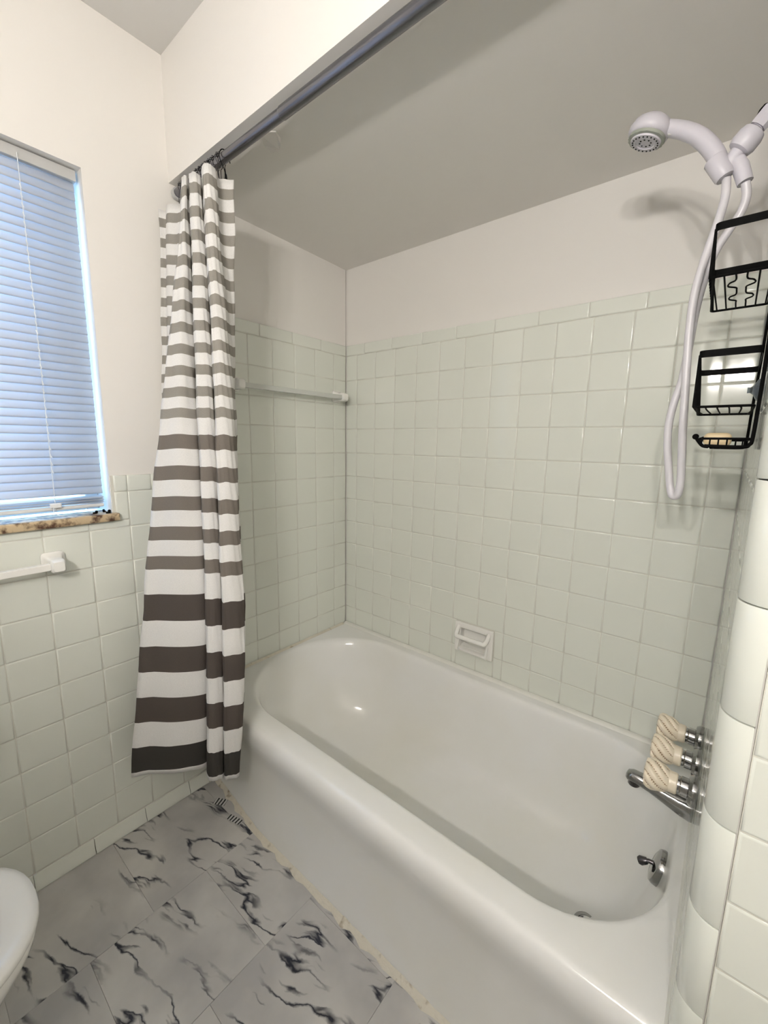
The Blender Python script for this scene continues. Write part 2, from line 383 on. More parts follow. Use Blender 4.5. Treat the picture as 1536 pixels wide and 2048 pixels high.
# floor
bm = BM(); box(bm, -.15, XR+.1, YR-.1, .1, -.12, -.0022)
fl = obj('floor', bm, M['grout'], kind='structure')
FT = .3048
fcache = {}
def floor_tile(x0, x1, y0, y1):
    g = .0002; me = bpy.data.meshes.new('floor_tile'); a, b = (x1-x0)/2-g, (y1-y0)/2-g; bv = .0004
    vs = [(-a, -b, -.003), (a, -b, -.003), (a, b, -.003), (-a, b, -.003), (-a, -b, -.0006), (a, -b, -.0006), (a, b, -.0006), (-a, b, -.0006), (-a+bv, -b+bv, 0), (a-bv, -b+bv, 0), (a-bv, b-bv, 0), (-a+bv, b-bv, 0)]
    fs = [(0, 1, 5, 4), (1, 2, 6, 5), (2, 3, 7, 6), (3, 0, 4, 7), (4, 5, 9, 8), (5, 6, 10, 9), (6, 7, 11, 10), (7, 4, 8, 11), (8, 9, 10, 11)]
    me.from_pydata(vs, [], fs); me.materials.append(M['floor']); o = link('floor_tile', me, fl); o.location = ((x0+x1)/2, (y0+y1)/2, 0); return o
fx = [.013, .325, .630, .935, 1.24, 1.545, 1.85, 2.155, XR]
for i, (x0, x1) in enumerate(zip(fx, fx[1:])):
    oy = -1.09 if i % 2 == 0 else -.9376
    ylim = -.735 if x0 < XL-.2 else -.789
    y = oy + FT*2
    ys = sorted([oy + FT*k for k in range(-5, 4) if YR < oy+FT*k < ylim-.02] + [YR, ylim])
    for y0, y1 in zip(ys, ys[1:]): floor_tile(x0, x1, y0, y1)
for (x0, x1, y0, y1, r) in ((.105, .150, -.792, -.765, .5), (.205, .262, -.795, -.775, .25)):
    bm = BM(); box(bm, x0-(x0+x1)/2, x1-(x0+x1)/2, y0-(y0+y1)/2, y1-(y0+y1)/2, 0, .0009)
    o = obj('striped_scrap', bm, M['stripe'], fl, label='scrap of black and white striped vinyl showing beside the tub'); o.location = ((x0+x1)/2, (y0+y1)/2, .0001); o.rotation_euler = (0, 0, r)
# marble sill
bm = BM(); box(bm, -.085, .016, -1.86, -.986, 1.061, 1.084, .003, 2)
sill = obj('trim_1', bm, M['marble'], smooth=50, kind='structure')

# ------------------------------------------------------------------ window + blind
win = bpy.data.objects.new('window_1', None); C.objects.link(win); win['kind'] = 'structure'
bm = BM(); xw0, xw1 = -.165, -.115
box(bm, xw0, xw1, WY1-.035, WY1, 1.085, WZ1, .003); box(bm, xw0, xw1, WY0, WY0+.035, 1.085, WZ1, .003)
box(bm, xw0, xw1, WY0+.035, WY1-.035, 1.085, 1.12, .003); box(bm, xw0, xw1, WY0+.035, WY1-.035, WZ1-.035, WZ1, .003)
obj('window_frame', bm, M['window_white'], win)
bm = BM(); box(bm, -.150, -.128, WY0+.035, WY1-.035, 1.53, 1.565, .003); obj('meeting_rail', bm, M['window_white'], win)
bm = BM(); box(bm, -.142, -.138, WY0+.03, WY1-.03, 1.11, WZ1-.03); obj('pane', bm, M['glass'], win)
BY0, BY1 = -1.80, -1.011
XB = -.040
blind = thing('window_blind', 'white mini blind with closed slats glowing blue in the window', 'blind', (XB, -1.4, 2.0))
def bobj(name, bm, m, parent=blind, smooth=False, **kw):
    bm.transform(Matrix.Translation((-XB, 1.4, -2.0))) if parent is blind else None
    return obj(name, bm, m, parent, smooth, **kw)
bm = BM(); box(bm, XB-.014, XB+.012, BY0, BY1+.004, 1.988, 2.015, .0015); bobj('headrail', bm, M['headrail'])
bm = BM(); box(bm, XB-.010, XB+.010, BY0, BY1, 1.102, 1.113, .003); bobj('bottom_rail', bm, M['window_white'])
bm = BM(); wd = .0255; n = 5; rows_ = []
for s in range(n+1):
    t = s/n-.5; rows_.append((t*wd, .0018*(1-4*t*t)))
for th in (0, .0006):
    pass
va = [[bm.verts.new((h+th, y, wv)) for wv, h in rows_] for y in (-(BY1-BY0)/2, (BY1-BY0)/2) for th in (0, .0006)]
a0, a1, b0, b1 = va
for k in range(n):
    bm.faces.new((a0[k], a0[k+1], b0[k+1], b0[k])); bm.faces.new((a1[k], b1[k], b1[k+1], a1[k+1]))
    bm.faces.new((a0[k], a1[k], a1[k+1], a0[k+1])); bm.faces.new((b0[k], b0[k+1], b1[k+1], b1[k]))
bm.faces.new((a0[0], b0[0], b1[0], a1[0])); bm.faces.new((a0[-1], a1[-1], b1[-1], b0[-1]))
bmesh.ops.recalc_face_normals(bm, faces=bm.faces[:]); sme = bpy.data.meshes.new('slat'); bm.to_mesh(sme); bm.free(); sme.materials.append(M['slat'])
for p in sme.polygons: p.use_smooth = True
sz = 1.975; k = 0
while sz > 1.142:
    o = link('slat', sme, blind); o.location = (0, (BY0+BY1)/2+1.4, sz-2.0)
    o.rotation_euler = (random.uniform(-.0012, .0012), radians(-13 + random.uniform(-1.5, 1.5)), 0); sz -= .0216; k += 1
for q in range(3):
    o = link('slat', sme, blind); o.location = (0, (BY0+BY1)/2+1.4, 1.118+.007*q-2.0); o.rotation_euler = (0, radians(-78), 0)
for y in (-1.13, -1.62):
    bm = BM(); tube(bm, [(XB+.0155, y, 2.0), (XB+.014, y+.001, 1.6), (XB+.0135, y-.002, 1.10)], .0008, 5)
    z = 1.93
    while z > 1.2:
        tube(bm, [(XB+.0145, y-.0015, z), (XB+.0160, y+.0020, z-.010)], .0013, 5); z -= .0216
    bobj('ladder_cord', bm, M['cord'])
bm = BM(); tube(bm, cr([(XB+.016, -1.135, 1.118), (XB+.03, -1.14, 1.10), (XB+.045, -1.13, 1.092), (XB+.04, -1.118, 1.086)]), .0010, 5)
box(bm, XB+.010, XB+.020, -1.145, -1.118, 1.110, 1.124, .003); bobj('cord_end', bm, M['cord'])
for i, (x, y, s, lb) in enumerate([(-.020, -1.040, 1, 'small black blind clip lying on the sill away from the jamb'), (.000, -1.012, 1.15, 'small black blind clip on the sill nearest the room corner'), (-.034, -1.012, .9, 'small black blind clip on the sill against the jamb')]):
    bm = BM(); box(bm, -.005*s, .005*s, -.004*s, .004*s, 0, .004*s, .001); lathe(bm, [(.0035*s, .003*s), (.004*s, .006*s), (.0025*s, .009*s)], 10, Matrix.Translation((.003*s, .002, 0)))
    o = obj('blind_clip', bm, M['black'], smooth=40); o.location = (x, y, 1.0842); o.rotation_euler = (0, 0, i*1.1+.4); tag(o, lb, 'clip', 'blind clips on the sill')

# ------------------------------------------------------------------ bathtub
def rr(x0, x1, y0, y1, rl, rrr, nc=14, nx=30, ny=12):
    """rounded rectangle, CCW from the front-left, radii for the left / right ends"""
    pts = []
    def line(a, b, n):
        for i in range(n): pts.append((a[0]+(b[0]-a[0])*i/n, a[1]+(b[1]-a[1])*i/n))
    def arc(cx, cy, r, a0, n):
        for i in range(n):
            a = a0+pi/2*i/n; pts.append((cx+r*cos(a), cy+r*sin(a)))
    line((x0+rl, y0), (x1-rrr, y0), nx); arc(x1-rrr, y0+rrr, rrr, -pi/2, nc)
    line((x1, y0+rrr), (x1, y1-rrr), ny); arc(x1-rrr, y1-rrr, rrr, 0, nc)
    line((x1-rrr, y1), (x0+rl, y1), nx); arc(x0+rl, y1-rl, rl, pi/2, nc)
    line((x0, y1-rl), (x0, y0+rl), ny); arc(x0+rl, y0+rl, rl, pi, nc)
    return pts
X0, X1 = .0025, XL+.0010
loops = []
for z, yf in [(.0, -.7600), (.018, -.7600), (.023, -.7570), (.230, -.7575), (.262, -.7595), (.290, -.7640), (.315, -.7700), (.338, -.7745), (.358, -.7765), (.376, -.7745), (.389, -.7690), (.3960, -.7625), (.3990, -.7560), (.400, -.7490)]:
    loops.append([(x, y, z) for x, y in rr(X0, X1, yf, -.0025, .003, .003)])
ap = len(loops)
def inner(z, x0, x1, y0, y1, rl, r2, dz=0): loops.append([(x, y, z + dz*(1 if False else 0)) for x, y in rr(x0, x1, y0, y1, rl, r2)])
inner(.4000, .018, 1.438, -.701, -.044, .31, .235)
inner(.3990, .024, 1.434, -.695, -.050, .307, .232)
inner(.3955, .030, 1.430, -.690, -.056, .304, .230)
inner(.3880, .036, 1.427, -.686, -.062, .300, .228)
inner(.3750, .044, 1.424, -.681, -.068, .295, .226)
inner(.3300, .062, 1.416, -.672, -.078, .285, .222)
inner(.2600, .090, 1.402, -.661, -.091, .270, .215)
inner(.1800, .126, 1.380, -.646, -.108, .255, .205)
inner(.1200, .160, 1.358, -.630, -.126, .235, .205)
inner(.0900, .188, 1.338, -.610, -.146, .215, .190)
inner(.0700, .225, 1.315, -.584, -.174, .190, .165)
inner(.0600, .275, 1.285, -.550, -.212, .165, .130)
inner(.0560, .350, 1.250, -.500, -.262, .115, .100)
inner(.0545, .450, 1.200, -.440, -.322, .055, .055)
bm = BM(); rg = []
def fix(x, y, z, li):
    if li < ap and y < -.70 and x < .34 and z < .36:      # apron steps back towards its left end
        y += .036*(1-x/.34)*min(1, (.375-z)/.05) if z > .02 else .036*(1-x/.34)
    if li >= ap+7: z += .010*(1-(x-.1)/1.2)*min(1, (.26-z)/.2) if z < .26 else 0   # floor falls to the drain
    return Vector((x, y, z))
for li, lp in enumerate(loops): rg.append([bm.verts.new(fix(*p, li)) for p in lp])
n = len(loops[0])
for A, B in zip(rg, rg[1:]):
    for k in range(n): bm.faces.new((A[k], A[(k+1) % n], B[(k+1) % n], B[k]))
bm.faces.new(rg[-1]); bm.faces.new(rg[0][::-1])
tub = thing('bathtub', 'white enamel bathtub built into the tiled alcove', 'bathtub', (0, 0, 0))
body = obj('tub_body', bm, M['enamel'], tub, smooth=60)
# raised back ledge against the tile
bm = BM()
prof = [(-.0022, .3995), (-.020, .3995), (-.018, .4045), (-.012, .4075), (-.0022, .4085)]
A = [bm.verts.new((.004, y, z)) for y, z in prof]; B = [bm.verts.new((XL-.004, y, z)) for y, z in prof]
for k in range(5): bm.faces.new((A[k], B[k], B[(k+1) % 5], A[(k+1) % 5]))
bm.faces.new(A[::-1]); bm.faces.new(B); obj('caulk_bead', bm, M['caulk'], tub, smooth=60)
bm = BM(); prof = [(.0022, .3995), (.012, .3995), (.009, .4035), (.0022, .4075)]
A = [bm.verts.new((x, -.024, z)) for x, z in prof]; B = [bm.verts.new((x, -.70, z)) for x, z in prof]
for k in range(4): bm.faces.new((A[k], B[k], B[(k+1) % 4], A[(k+1) % 4]))
bm.faces.new(A[::-1]); bm.faces.new(B); obj('caulk_bead', bm, M['grime'], tub, smooth=60)
bm = BM(); prof = [(XL, .3995), (XL-.005, .3995), (XL-.004, .4015), (XL, .4045)]
A = [bm.verts.new((x, -.024, z)) for x, z in prof]; B = [bm.verts.new((x, -.748, z)) for x, z in prof]
for k in range(4): bm.faces.new((A[k], B[k], B[(k+1) % 4], A[(k+1) % 4]))
bm.faces.new(A[::-1]); bm.faces.new(B); obj('caulk_bead', bm, M['caulk'], tub, smooth=60)
# drain
bm = BM(); m_ = Matrix.Translation((1.272, -.385, .0560))
lathe(bm, [(.031, -.002), (.031, .002), (.028, .0035), (.022, .0032), (.020, -.001)], 32, m_); obj('drain_flange', bm, M['chrome'], tub, smooth=40)
bm = BM(); lathe(bm, [(.0195, 0), (.0195, .0016), (.001, .0019)], 24, m_); obj('drain_hole', bm, M['darkmetal'], tub, smooth=40)
# overflow plate with trip lever
fo = frame((1.4110, -.350, .304), (-1, 0, .30), (0, 1, 0))
bm = BM(); lathe(bm, [(.0410, -.012), (.0410, .008), (.038, .015), (.028, .0185), (.001, .0195)], 36, fo); obj('overflow_plate', bm, M['chrome'], tub, smooth=30)
bm = BM(); a_ = fo @ Vector((0, 0, .016)); tube(bm, [a_, fo @ Vector((-.001, .003, .026)), fo @ Vector((-.002, .008, .032))], [.0055, .005, .0055], 10)
tube(bm, [fo @ Vector((-.002, .006, .030)), fo @ Vector((-.004, .015, .040)), fo @ Vector((-.005, .019, .044))], [.0075, .0105, .0075], 12); obj('trip_lever', bm, M['darkmetal'], tub, smooth=50)

# dirty caulk where the apron meets the floor
bm = BM(); prof_n = 60; rings = []
for i in range(prof_n+1):
    x = .012 + (XL-.02)*i/prof_n; yf = -.7605 + (.036*(1-x/.34) if x < .34 else 0)
    wdt = .015+.004*sin(i*1.7)+.003*sin(i*4.1); h = .006+.002*sin(i*2.3)
    rings.append([bm.verts.new(p) for p in [(x, yf+.0003, .0004), (x, yf+.0003, h+.004), (x, yf-wdt*.35, h), (x, yf-wdt*.8, h*.45), (x, yf-wdt, .0004)]])
for A, B in zip(rings, rings[1:]):
    for k in range(5): bm.faces.new((A[k], B[k], B[(k+1) % 5], A[(k+1) % 5]))
bm.faces.new(rings[0]); bm.faces.new(rings[-1][::-1])
obj('floor_caulk', bm, M['grime'], tub, smooth=60, label='yellowed caulk line along the foot of the tub')

# ------------------------------------------------------------------ soap dish in the back wall
sd = thing('soap_dish', 'white ceramic soap dish with grab bar set into the back wall tile', 'soap dish', (.717, 0, .536))
def sdo(name, bm, m, **k):
    bm.transform(Matrix.Translation((-.717, 0, -.536))); return obj(name, bm, m, sd, smooth=40, **k)
bm = BM()   # frame plate round the pocket
yf_, yb_ = -.011, .0015
ox0, ox1, oz0, oz1 = DX0+.001, DX1-.001, DZ0+.001, DZ1-.001
ix0, ix1, iz0, iz1 = ox0+.025, ox1-.025, oz0+.016, oz1-.022
box(bm, ox0, ix0, yf_, yb_, oz0, oz1, .003); box(bm, ix1, ox1, yf_, yb_, oz0, oz1, .003)
box(bm, ix0-.004, ix1+.004, yf_, yb_, iz1, oz1, .003); box(bm, ix0-.004, ix1+.004, yf_, yb_, oz0, iz0, .003)
sdo('dish_frame', bm, M['ceramic'])
bm = BM(); px0, px1, pz0, pz1, pd = .6562, .7778, .4925, .5805, .0275   # glazed pocket behind the plate
box(bm, px0, px1, pd, pd+.002, pz0, pz1); box(bm, px0, px0+.002, -.002, pd, pz0, pz1); box(bm, px1-.002, px1, -.002, pd, pz0, pz1); box(bm, px0, px1, -.002, pd, pz1-.002, pz1); box(bm, px0, px1, -.002, pd, pz0, pz0+.002)
sdo('pocket_back', bm, M['ceramic'])
bm = BM()   # tray lip with drain ridges, pushed forward
pr = [(.0265, oz0+.0215), (.010, oz0+.0185), (-.014, oz0+.0150), (-.024, oz0+.0165), (-.028, oz0+.0150), (-.026, oz0+.009), (-.010, oz0+.002), (.0265, oz0+.0190)]
xs = [ix0-.004+((ix1-ix0)+.008)*i/16 for i in range(17)]; rg = []
for i, x in enumerate(xs):
    t = abs(i/16*2-1); dep = 1-.25*t**4; lift = .006*t**6
    rg.append([bm.verts.new((x, y*dep if y < 0 else y, z+lift*(1 if k < 5 else 0)+(.0016 if (i % 2 and k in (1, 2)) else 0))) for k, (y, z) in enumerate(pr)])
for A, B in zip(rg, rg[1:]):
    for k in range(8): bm.faces.new((A[k], B[k], B[(k+1) % 8], A[(k+1) % 8]))
bm.faces.new(rg[0]); bm.faces.new(rg[-1][::-1]); sdo('tray', bm, M['ceramic'])
for s in (ix0-.009, ix1+.001):   # side cheeks
    bm = BM(); pc = [(yf_+.002, oz1-.050), (-.028, oz0+.018), (-.026, oz0+.008), (yf_+.002, oz0+.004)]
    A = [bm.verts.new((s, y, z)) for y, z in pc]; B = [bm.verts.new((s+.008, y, z)) for y, z in pc]
    for k in range(4): bm.faces.new((A[k], B[k], B[(k+1) % 4], A[(k+1) % 4]))
    bm.faces.new(A[::-1]); bm.faces.new(B); sdo('cheek', bm, M['ceramic'])
bm = BM(); zb_ = oz1-.046
tube(bm, cr([(ix0-.008, yf_+.004, oz1-.016), (ix0-.008, -.024, zb_+.012), (ix0-.002, -.038, zb_), (ix0+.014, -.042, zb_), ((ix0+ix1)/2, -.043, zb_), (ix1-.014, -.042, zb_), (ix1+.002, -.038, zb_), (ix1+.008, -.024, zb_+.012), (ix1+.008, yf_+.004, oz1-.016)], 5), .0088, 14)
sdo('grab_bar', bm, M['ceramic'])

# ------------------------------------------------------------------ towel bars, paper holder
def towel_bar(name, label, y_r, y_l, z, parent_x=0.0):
    t = thing(name, label, 'towel bar', (0, (y_r+y_l)/2, z))
    off = Matrix.Translation((0, -(y_r+y_l)/2, -z))
    for y in (y_r, y_l):
        bm = BM(); r0 = [(.0, .027, .026), (.006, .027, .026), (.010, .021, .021), (.030, .017, .018), (.048, .0165, .0185), (.060, .0160, .0175), (.066, .012, .013)]
        rg = []
        for x, a, b in r0:
            ring = []
            for k in range(16):
                an = 2*pi*k/16+pi/16; e = .35
                cx, sy_ = cos(an), sin(an); ring.append(bm.verts.new((x+.0012, y+a*math.copysign(abs(cx)**e, cx), z+b*math.copysign(abs(sy_)**e, sy_)-(.004 if x > .02 else 0))))
            rg.append(ring)
        for A, B in zip(rg, rg[1:]):
            for k in range(16): bm.faces.new((A[k], A[(k+1) % 16], B[(k+1) % 16], B[k]))
        bm.faces.new(rg[0][::-1]); bm.faces.new(rg[-1]); bm.transform(off)
        obj('bracket', bm, M['ceramic'], t, smooth=45)
    bm = BM(); box(bm, .038, .056, min(y_r, y_l)+.010, max(y_r, y_l)-.010, z-.014, z+.004, .0015); bm.transform(off)
    obj('bar', bm, M['ceramic'] if y_r < -.8 else M['clear'], t)
    return t
towel_bar('towel_bar', 'white towel bar inside the tub alcove behind the striped curtain', -.066, -.585, 1.508)
towel_bar('towel_bar', 'white towel bar with ceramic bracket under the window sill', -1.158, -1.64, .968)
ph = thing('paper_holder', 'white ceramic paper holder bracket low on the wall by the toilet', 'paper holder', (0, -1.37, .545))
for y in (-1.345, -1.490):
    bm = BM(); box(bm, .0015, .010, y-.026, y+.026, .500, .590, .003); box(bm, .006, .055, y-.013, y+.013, .508, .560, .006, 3)
    bm.transform(Matrix.Translation((0, 1.37, -.545))); obj('bracket', bm, M['ceramic'], ph, smooth=40)
bm = BM(); tube(bm, [(.040, -1.480, .535), (.040, -1.355, .535)], .010, 14); bm.transform(Matrix.Translation((0, 1.37, -.545))); obj('roller', bm, M['chrome'], ph, smooth=40)

# ------------------------------------------------------------------ curtain rod
ROD = (-.7495, 2.0545)
rod = thing('curtain_rod', 'dark steel shower curtain rod under the soffit edge', 'rod', (.7, ROD[0], ROD[1]))
def rdo(name, bm, m, **k):
    bm.transform(Matrix.Translation((-.7, -ROD[0], -ROD[1]))); return obj(name, bm, m, rod, smooth=40, **k)
bm = BM(); tube(bm, [(.003, *ROD), (.532, *ROD)], .0127, 24); rdo('inner_tube', bm, M['steelrod'])
bm = BM(); tube(bm, [(.528, *ROD), (.532, *ROD), (XL-.008, *ROD)], [.0128, .0140, .0140], 24); rdo('outer_tube', bm, M['steelrod'])
for x0, x1 in ((.0012, .014), (XL-.014, XL-.0012)):
    bm = BM(); tube(bm, [(x0, *ROD), (x1, *ROD)], .0165, 24); rdo('end_cap', bm, M['headrail'])

# ------------------------------------------------------------------ shower curtain
LZ = [1.978, 1.5, 1.05, .8, .5, .284]
RIBS = [
((0.030,-0.818),(0.030,-0.842),(0.030,-0.863),(0.030,-0.873),(0.030,-0.891),(0.030,-0.897)),
((0.038,-0.801),(0.038,-0.830),(0.038,-0.852),(0.038,-0.865),(0.038,-0.877),(0.038,-0.882)),
((0.080,-0.819),(0.060,-0.837),(0.050,-0.856),(0.050,-0.869),(0.050,-0.882),(0.050,-0.889)),
((0.120,-0.797),(0.090,-0.829),(0.070,-0.849),(0.060,-0.860),(0.060,-0.876),(0.060,-0.883)),
((0.232,-0.846),(0.195,-0.902),(0.148,-0.956),(0.128,-0.985),(0.112,-1.020),(0.107,-1.046)),
((0.249,-0.850),(0.222,-0.896),(0.189,-0.939),(0.173,-0.963),(0.158,-0.991),(0.147,-1.012)),
((0.255,-0.848),(0.244,-0.883),(0.233,-0.916),(0.223,-0.934),(0.212,-0.956),(0.199,-0.972)),
((0.249,-0.840),(0.247,-0.864),(0.257,-0.887),(0.254,-0.900),(0.245,-0.915),(0.232,-0.926)),
((0.235,-0.829),(0.241,-0.844),(0.267,-0.859),(0.271,-0.867),(0.263,-0.876),(0.251,-0.883)),
((0.205,-0.810),(0.215,-0.825),(0.235,-0.838),(0.240,-0.845),(0.235,-0.852),(0.225,-0.858)),
((0.241,-0.829),(0.264,-0.852),(0.281,-0.864),(0.287,-0.874),(0.283,-0.885),(0.278,-0.894)),
((0.269,-0.844),(0.293,-0.867),(0.311,-0.880),(0.318,-0.889),(0.315,-0.899),(0.312,-0.906)),
((0.280,-0.843),(0.305,-0.863),(0.322,-0.876),(0.329,-0.884),(0.326,-0.894),(0.322,-0.901)),
((0.287,-0.838),(0.314,-0.853),(0.330,-0.868),(0.337,-0.876),(0.334,-0.886),(0.330,-0.893)),
((0.287,-0.829),(0.316,-0.843),(0.333,-0.857),(0.340,-0.864),(0.337,-0.874),(0.333,-0.882)),
((0.282,-0.819),(0.312,-0.831),(0.330,-0.844),(0.338,-0.852),(0.336,-0.861),(0.331,-0.869)),
((0.257,-0.805),(0.287,-0.815),(0.305,-0.827),(0.312,-0.834),(0.310,-0.843),(0.305,-0.851)),
((0.330,-0.841),(0.353,-0.850),(0.365,-0.863),(0.370,-0.869),(0.359,-0.873),(0.342,-0.872)),
((0.342,-0.840),(0.365,-0.848),(0.379,-0.858),(0.384,-0.863),(0.373,-0.867),(0.354,-0.867)),
((0.349,-0.835),(0.373,-0.841),(0.388,-0.848),(0.394,-0.851),(0.383,-0.855),(0.363,-0.858)),
((0.349,-0.826),(0.375,-0.829),(0.391,-0.834),(0.398,-0.836),(0.387,-0.841),(0.365,-0.847)),
((0.344,-0.815),(0.371,-0.816),(0.389,-0.819),(0.396,-0.821),(0.385,-0.826),(0.362,-0.835)),
((0.317,-0.795),(0.360,-0.803),(0.381,-0.811),(0.396,-0.816),(0.376,-0.821),(0.345,-0.825)),
((0.326,-0.775),(0.340,-0.785),(0.353,-0.795),(0.370,-0.801),(0.354,-0.807),(0.324,-0.812)),
((0.339,-0.760),(0.328,-0.772),(0.339,-0.784),(0.358,-0.790),(0.342,-0.798),(0.313,-0.803)),
]
bands = []     # (z_top, z_bottom, material index)
z = 1.978; bands.append((z, 1.954, 0)); z = 1.954
for i in range(11): bands.append((z, z-.0262, 1)); z -= .0262; bands.append((z, z-(.0302 if i < 10 else .045), 0)); z -= .0302 if i < 10 else .045
for i in range(5): bands.append((z, z-.0396, 2)); z -= .0396; bands.append((z, z-(.0466 if i < 4 else .075), 0)); z -= .0466 if i < 4 else .075
rem = (z-.298)/7
for i in range(4):
    bands.append((z, z-rem, 3 if i < 3 else 4)); z -= rem
    if i < 3: bands.append((z, z-rem, 0)); z -= rem
bands.append((z, .284, 0))
def rib_at(rb, z):
    for i in range(5):
        if z >= LZ[i+1] or i == 4:
            t = (LZ[i]-z)/(LZ[i]-LZ[i+1]); break
    p = [Vector((*q, 0)) for q in rb]; p0 = p[max(i-1, 0)]; p1 = p[i]; p2 = p[i+1]; p3 = p[min(i+2, 5)]
    return .5*((2*p1)+(-p0+p2)*t+(2*p0-5*p1+4*p2-p3)*t*t+(-p0+3*p1-3*p2+p3)*t**3)
zl = []; mi = []
for a, b, m in bands:
    sub = 2 if a-b > .03 else 1
    for s in range(sub): zl.append(a+(b-a)*s/sub); mi.append(m)
zl.append(bands[-1][1])
bm = BM(); prev = None
for r, z in enumerate(zl):
    c = cr([rib_at(rb, z) for rb in RIBS], 4)
    row = []
    for j, p in enumerate(c):
        dz = .0022*sin(j*.26+1.0) + .001*sin(j*.6)
        wr_ = .0016*sin(z*31+j*.5)*sin(j*.9+z*7)
        if z > 1.93: dz -= .004*abs(sin(j*.31))*(z-1.93)/.05
        x = max(p.x+wr_, .012); y = min(p.y+wr_, -.759) if z > .45 else min(p.y, -.795)
        row.append(bm.verts.new((x, y, z+dz)))
    if prev:
        for k in range(len(row)-1):
            f = bm.faces.new((prev[k], prev[k+1], row[k+1], row[k])); f.material_index = mi[r-1]; f.smooth = True
    prev = row
me = bpy.data.meshes.new('curtain_cloth'); bm.to_mesh(me); bm.free()
for k in ('f_white', 'f_light', 'f_mid', 'f_dark', 'f_char'): me.materials.append(M[k])
curtain = thing('shower_curtain', 'grey and white striped fabric shower curtain gathered at the left of the tub', 'curtain', (.2, -.82, 1.98))
cl = link('cloth', me, curtain); cl.location = (-.2, .82, -1.98)
sm = cl.modifiers.new('thick', 'SOLIDIFY'); sm.thickness = .0011; sm.offset = 0
# rings
RL = ['dark metal curtain ring with roller balls hard against the window wall', 'second dark curtain ring out from the window wall', 'third dark curtain ring, outer one of the wall cluster',
      'dark curtain ring above the narrow left curtain fold, just past the gap', 'dark curtain ring over the valley left of the middle fold', 'dark curtain ring right above the middle front fold',
      'dark curtain ring just right of the middle front fold', 'dark curtain ring over the left side of the right front fold', 'dark curtain ring above the right front fold, second from the open rod', 'dark curtain ring beside the bare rod, last one of the row']
ring0 = None
rx = [.048, .062, .078, .150, .168, .186, .204, .222, .240, .262]
for i, x in enumerate(rx):
    if ring0 is None:
        ring0 = thing('curtain_ring', 'dark metal curtain ring with roller balls on the rod, nearest the window wall', 'curtain ring', (x, *ROD), 'curtain rings on the rod')
        bm = BM(); pts = [(0, .0165*cos(a), .0165*sin(a)) for a in [radians(d) for d in range(-40, 221, 20)]]
        pts = [(0, -.004, -.072), (0, .004, -.070), (0, .0135, -.040)] + pts + [(0, -.0145, -.030), (0, -.0125, -.055), (0, -.006, -.070)]
        tube(bm, cr(pts, 3), .0011, 6); obj('hook_wire', bm, M['darkmetal'], ring0, smooth=50)
        for d in (50, 78, 106, 134, 162):
            bm = BM(); bmesh.ops.create_icosphere(bm, subdivisions=2, radius=.0034, matrix=Matrix.Translation((0, .0165*cos(radians(d)), .0165*sin(radians(d))))); obj('roller_ball', bm, M['darkmetal'], ring0, smooth=True)
        r_ = ring0
    else:
        r_ = ring0.copy(); C.objects.link(r_); r_.location = (x, *ROD)
        for ch in ring0.children: c2 = ch.copy(); C.objects.link(c2); c2.parent = r_
        r_['label'] = RL[i]
    r_.rotation_euler = (random.uniform(-.15, .15), 0, random.uniform(-.2, .2))
ld = thing('loose_hook', 'loose open curtain hook dangling from the rod above the curtain flap', 'curtain hook', (.283, *ROD))
bm = BM(); tube(bm, cr([(0, .0150, -.008), (0, .008, .0155), (0, -.008, .0155), (0, -.0165, 0), (.004, -.014, -.02), (.014, -.010, -.045), (.012, -.012, -.085), (.018, -.010, -.050), (.022, -.008, -.080)], 5), .0013, 6); obj('hook_wire', bm, M['black'], ld, smooth=50)
ring0['label'] = RL[0]

# ------------------------------------------------------------------ hand shower on its arm
YH = -.38
sa = thing('shower_pipe', 'white shower arm with nut coming out of the faucet wall', 'shower arm', (XL, YH, 1.915))
def mk(parent, name, bm, m, sm=40, **k):
    bm.transform(Matrix.Translation(-parent.location)); return obj(name, bm, m, parent, smooth=sm, **k)
bm = BM(); lathe(bm, [(.028, .0012), (.027, .005), (.018, .010), (.012, .012)], 28, frame((XL, YH, 1.915), (-1, 0, 0))); mk(sa, 'wall_flange', bm, M['chrome'])
bm = BM(); tube(bm, cr([(XL-.004, YH, 1.915), (XL-.022, YH, 1.908), (1.405, YH, 1.883), (1.392, YH, 1.869)], 5), .0105, 16); mk(sa, 'arm_pipe', bm, M['plastic'])
dir_ = Vector((1.392-1.340, 0, 1.869-1.805)).normalized()
bm = BM(); lathe(bm, [(.0145, 0), (.0150, .004), (.0150, .026), (.013, .030)], 8, frame((1.3925, YH, 1.8695), dir_)); mk(sa, 'hex_collar', bm, M['plastic'], 20)
hd = thing('hand_shower_holder', 'pale lilac plastic Y-shaped holder and diverter under the shower arm', 'shower holder', (1.375, YH, 1.845))
bm = BM(); lathe(bm, [(.010, .0), (.0185, -.004), (.0215, -.012), (.0220, -.026), (.0190, -.034), (.013, -.037)], 28, frame((1.392, YH, 1.8685), dir_)); mk(hd, 'swivel_nut', bm, M['plastic'])
bm = BM(); tube(bm, [(1.371, YH, 1.842), (1.362, YH, 1.828), (1.350, YH, 1.812), (1.342, YH, 1.802)], [.0125, .0125, .0105, .004], 20); mk(hd, 'diverter_body', bm, M['plastic'])
bm = BM(); lathe(bm, [(.0135, 0), (.0155, .004), (.0175, .040), (.0160, .042), (.0150, .010)], 28, frame((1.356, YH-.004, 1.800), (-.46, 0, .88))); mk(hd, 'handle_cup', bm, M['plastic'])
